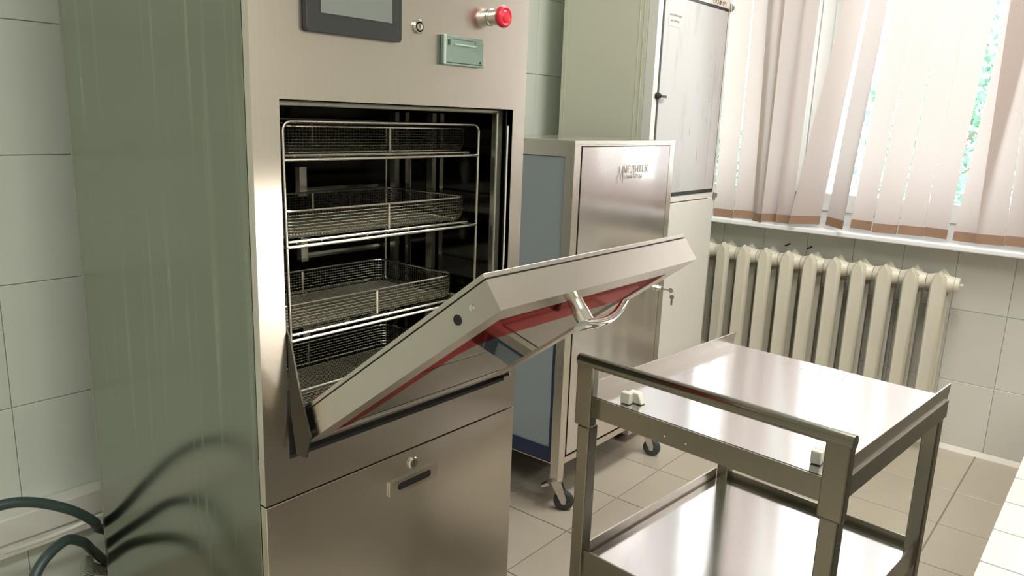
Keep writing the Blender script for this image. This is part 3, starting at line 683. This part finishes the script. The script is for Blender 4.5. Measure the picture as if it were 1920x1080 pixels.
# ------------------------------------------------------------------ tall cabinet in the corner
TX0, TX1, TYF, TYB = 2.613, 3.226, 1.48, 1.905
tc_ = thing('tall_cabinet', 'tall cream metal cabinet between the steel cabinet and the window', 'cabinet', 2.92, 1.69, FZ)
b = MB(); b.box(TX0, TX0+.016, TYF+.04, TYB, FZ+.03, .78); b.box(TX1-.016, TX1, TYF+.04, TYB, FZ+.03, .78); b.box(TX0+.016, TX1-.016, TYB-.01, TYB, FZ+.03, .78)
b.box(TX0+.016, TX1-.016, TYF+.04, TYB-.01, .77, .78); b.box(TX0+.016, TX1-.016, TYF+.04, TYB-.01, FZ+.03, FZ+.05); b.box(TX0+.016, TX1-.016, TYF+.04, TYB-.01, -.322, -.306)
b.build('body', 'cream', tc_, bevel=.002)
box(TX0+.02, TX1-.02, TYF+.06, TYB-.02, FZ+.001, FZ+.03).build('plinth', 'black', tc_)
b = MB(); b.box(TX0, TX0+.034, TYF, TYF+.038, -.318, .78); b.box(TX1-.026, TX1, TYF, TYF+.038, -.318, .78); b.box(TX0+.034, TX1-.026, TYF, TYF+.038, -.318, -.294); b.box(TX0+.034, TX1-.026, TYF, TYF+.038, .471, .53); b.box(TX0+.034, TX1-.026, TYF, TYF+.038, .75, .78)
b.build('face_frame', 'whitepaint', tc_)
box(TX0+.034, TX1-.026, TYF+.024, TYF+.030, -.294, .75).build('door_recess', 'blackgap', tc_)
dr = box(TX0+.043, TX1-.0335, TYF-.004, TYF+.018, -.279, .459).build('upper_door', 'oldwhite', tc_, bevel=.002)
box(TX0+.035, TX1-.027, TYF-.002, TYF+.018, .535, .748).build('top_door', 'whitepaint', tc_, bevel=.002)
gk = MB()
for (a, b_, c, d_) in ((TX0+.034, TX0+.0432, -.294, .471), (TX1-.0335, TX1-.026, -.294, .471), (TX0+.034, TX1-.026, -.294, -.279), (TX0+.034, TX1-.026, .459, .471)): gk.box(a, b_, TYF-.002, TYF+.01, c, d_)
gk.build('gap_shade', 'black', tc_)  # black strips painting the shade in the gap round the upper door
# bubbles in the old film on the door
for (bx, bz, bw, bh) in ((2.93, -.025, .006, .028), (3.01, -.13, .007, .034), (3.085, .095, .005, .010), (3.075, .015, .004, .012), (3.10, .30, .0035, .034), (3.06, .27, .003, .03)):
    q = MB(); q.lathe((bx, TYF-.0035, bz-bh), (0, 0, 1), [(0, .0004), (bh*.4, bw*.5), (bh*.8, bw*.8), (bh*1.2, bw*.6), (bh*2, .0004)], 8); q.build('film_blister', 'oldwhite', dr)
box(3.112, 3.1135, TYF-.0052, TYF-.0038, -.275, .30).build('film_seam', 'oldwhite', dr)
lb = box(2.685, 2.775, TYF-.0052, TYF-.0038, .352, .405).build('paper_label', 'label', tc_)
text('label_text', 'ИНСТРУМЕНТЫ И', .0105, 'ink', tc_, (2.689, TYF-.0056, H+.388), (math.pi/2, 0, 0), .0002)
text('label_text', 'МАТЕРИАЛЫ', .0105, 'ink', tc_, (2.700, TYF-.0056, H+.368), (math.pi/2, 0, 0), .0002)
box(3.035, 3.182, TYF-.0025, TYF, .4725, .500).build('name_plate', 'label', tc_)
text('label_text', 'ШКАФ №2', .026, 'ink', tc_, (3.042, TYF-.003, H+.4765), (math.pi/2, 0, 0), .0003)
lt = MB(); lt.lathe((TX0+.030, TYF, .094), (0, -1, 0), [(0, .013), (.006, .013), (.010, .010), (.016, .010)], 18); lt.box(TX0+.030, TX0+.075, TYF-.020, TYF-.014, .088, .097); lt.build('latch', 'black', tc_)
for z in (.478, -.312):
    MB().lathe((TX1-.010, TYF-.004, z-.016), (0, 0, 1), [(0, .007), (.032, .007)], 10).box(TX1-.012, TX1+.018, TYF-.006, TYF+.004, z-.008, z+.010).build('hinge', 'steel_dark', tc_)
box(TX0+.002, TX1-.002, TYF-.001, TYF+.036, FZ+.035, -.323).build('lower_door', 'whitepaint', tc_, bevel=.002)
MB().box(TX0-.0015, TX0, TYF+.055, TYF+.057, -.9, .77).box(TX0-.0015, TX0, TYF+.075, TYF+.0765, -.9, .77).box(TX0-.0015, TX0, TYB-.022, TYB-.020, -.9, .77).build('side_seam', 'cream', tc_)

# ------------------------------------------------------------------ steel serving trolley (right foreground)
TH = -.084
ct = thing('steel_trolley', 'two-tier stainless steel trolley with a push handle in the right foreground', 'trolley', 1.172, .279, FZ, rot=TH)
def lz(z): return z-FZ      # height above the floor
def cbx(m_, u0, u1, v0, v1, z0, z1): return m_.box(u0, u1, v0, v1, lz(z0), lz(z1))
W_ = .537; UL = .592
hh = MB(); 
for v in (0, W_-.040): hh = MB(); cbx(hh, 0, .022, v, v+.040, -.60, -.468); hh.build('handle_upright', 'tube', ct, local=True, bevel=.003)
hh = MB(); hh.tube([(.011, -.001, lz(-.466)), (.011, W_+.001, lz(-.466))], .0125, 20); hh.build('handle_bar', 'tube', ct, local=True)
LG = .030
for u, v in ((.004, .006), (.004, W_-.006-LG), (UL-LG, .020), (UL-LG, W_-.030-LG)):
    q = MB(); cbx(q, u, u+LG, v, v+LG, FZ+.075, -.601 if u < .1 else -.575); q.build('leg', 'tube', ct, local=True, bevel=.003)
q = MB(); q.box(.022, UL, .022, W_-.022, lz(-.546), lz(-.540)); q.build('top_shelf', 'cartsteel', ct, local=True)
q = MB(); cbx(q, .016, .020, .04, W_-.04, -.582, -.5405); q.build('front_apron', 'tube', ct, local=True)
q = MB(); cbx(q, UL-.003, UL+.001, .025, W_-.03, -.580, -.5415); q.build('rear_apron', 'tube', ct, local=True)
for v, s in ((.020, -1), (W_-.020, 1)):
    q = MB(); v0, v1 = (v, v+.0025) if s < 0 else (v-.0025, v)
    q.hexa([(.022, v0, lz(-.545)), (UL+.003, v0, lz(-.545)), (UL+.003, v1, lz(-.545)), (.022, v1, lz(-.545)), (.022, v0, lz(-.513)), (UL+.014, v0, lz(-.513)), (UL+.014, v1, lz(-.513)), (.022, v1, lz(-.513))])
    q.build('side_guard', 'steel_h', ct, local=True)
    q = MB(); v0, v1 = (v-.004, v+.0) if s < 0 else (v, v+.004)
    cbx(q, .022, UL, v0, v1, -.582, -.545); q.build('side_apron', 'steel_dark', ct, local=True)
q = MB(); q.box(.034, UL-.030, .035, W_-.035, lz(-.897), lz(-.891)); q.build('lower_shelf', 'cartsteel', ct, local=True)
for (u0, u1, v0, v1) in ((.010, .014, .036, W_-.036), (UL-.012, UL-.008, .050, W_-.060)):
    q = MB(); cbx(q, u0, u1, v0, v1, -.925, -.872); q.build('shelf_rail', 'tube', ct, local=True)
for (v0, v1) in ((.026, .030), (W_-.030, W_-.026)):
    q = MB(); cbx(q, .034, UL-.030, v0, v1, -.925, -.866); q.build('shelf_rail', 'steel_h', ct, local=True)
q = MB(); cbx(q, .014, .034, .036, W_-.036, -.897, -.891); cbx(q, UL-.030, UL-.012, .050, W_-.060, -.897, -.891); cbx(q, .034, UL-.03, .030, .035, -.897, -.891); cbx(q, .034, UL-.03, W_-.035, W_-.030, -.897, -.891)
q.build('shelf_edge', 'tube', ct, local=True)
for vv in (.29, .335): MB().lathe((.016, vv, lz(-.566)), (-1, 0, 0), [(0, .0025), (.001, .0025), (.0018, .0012)], 10).build('rivet', 'chrome', ct, local=True)
for u, v in ((.004, .006), (.004, W_-.006-LG), (UL-LG, .020), (UL-LG, W_-.030-LG)):
    x, y = u+LG/2, v+LG/2
    c_ = MB(); c_.lathe((x, y, .066), (0, 0, 1), [(0, .016), (.009, .016)], 14)
    for s in (-1, 1): c_.prism([(x-.014, y+s*.014, .066), (x+.014, y+s*.014, .066), (x+.026, y+s*.014, .030), (x+.012, y+s*.014, .026)], (0, s*.002, 0))
    c_ = c_.build('caster', 'zinc', ct, local=True)
    MB().lathe((x+.018, y-.011, .031), (0, 1, 0), [(0, .01), (.001, .026), (.005, .031), (.017, .031), (.021, .026), (.022, .01)], 22).build('wheel', 'tyre', c_, local=True)
# scuff marks on the trolley top (adhesive residue)
q = MB(); rr = random.Random(4)
for k in range(46):
    u = .555-rr.random()*.03-.0; v = .20+rr.random()*.16; s_ = rr.uniform(.0008, .0026); q.box(u, u+s_*rr.uniform(.6, 2), v, v+s_, lz(-.54), lz(-.5396))
q.build('residue', 'logo', ct, local=True)['kind'] = 'stuff'
# white plastic blocks standing on the trolley top
def block(x, y, w2, d2, hgt, label, wedge=0):
    z0 = -.5395; q = MB()
    q.hexa([(x-d2, y-w2, z0), (x+d2, y-w2, z0), (x+d2, y+w2, z0), (x-d2, y+w2, z0), (x-d2, y-w2*(1-1.2*wedge), z0+hgt), (x+d2, y-w2*(1-1.2*wedge), z0+hgt), (x+d2, y+w2, z0+hgt), (x-d2, y+w2, z0+hgt)])
    o = q.build('plastic_block', 'plastic', loc=(x, y, z0+H), bevel=.0025, seg=3)
    return tag(o, label, 'block', 'milky plastic blocks on the trolley')
block(1.250, .716, .0105, .0075, .023, 'milky plastic block near the left of the trolley top, nearer of the pair')
block(1.267, .703, .016, .0085, .022, 'wedge-shaped milky plastic block touching the nearer one at the trolley left', .5)
block(1.235, .345, .009, .006, .0235, 'milky plastic block beside the right handle upright, nearer of the pair')
block(1.250, .345, .009, .006, .0235, 'milky plastic block behind the one beside the right handle upright')

# ------------------------------------------------------------------ white tiled counter (lower right corner)
LX0, LX1, LY0, LY1, LZ = .60, 2.7, -.75, .081, -.50
lg = thing('tiled_counter', 'white tiled counter edge in the lower right corner', 'counter', 1.6, -.3, FZ)
box(LX0, LX1, LY0, LY1-.007, FZ+.001, LZ-.006).build('counter_body', 'grout', lg)
xs = [LX0]+[1.009+.1*k for k in range(-4, 17)]+[LX1]; ys = [LY1-.1*k for k in range(0, 5)]
def slab(x0, x1, y0, y1, z0, z1):
    g_ = .0013; return MB().box(x0+g_, x1-g_, y0+g_, y1-g_*.0, z0, z1)
for i in range(len(xs)-1):
    if xs[i] < .75: continue
    for j_ in range(2):
        slab(xs[i], xs[i+1], LY1-.2*(j_+1), LY1-.2*j_-(.0 if j_ == 0 else .0024), LZ-.006, LZ).build('tile', 'whitetile', lg, bevel=.001)
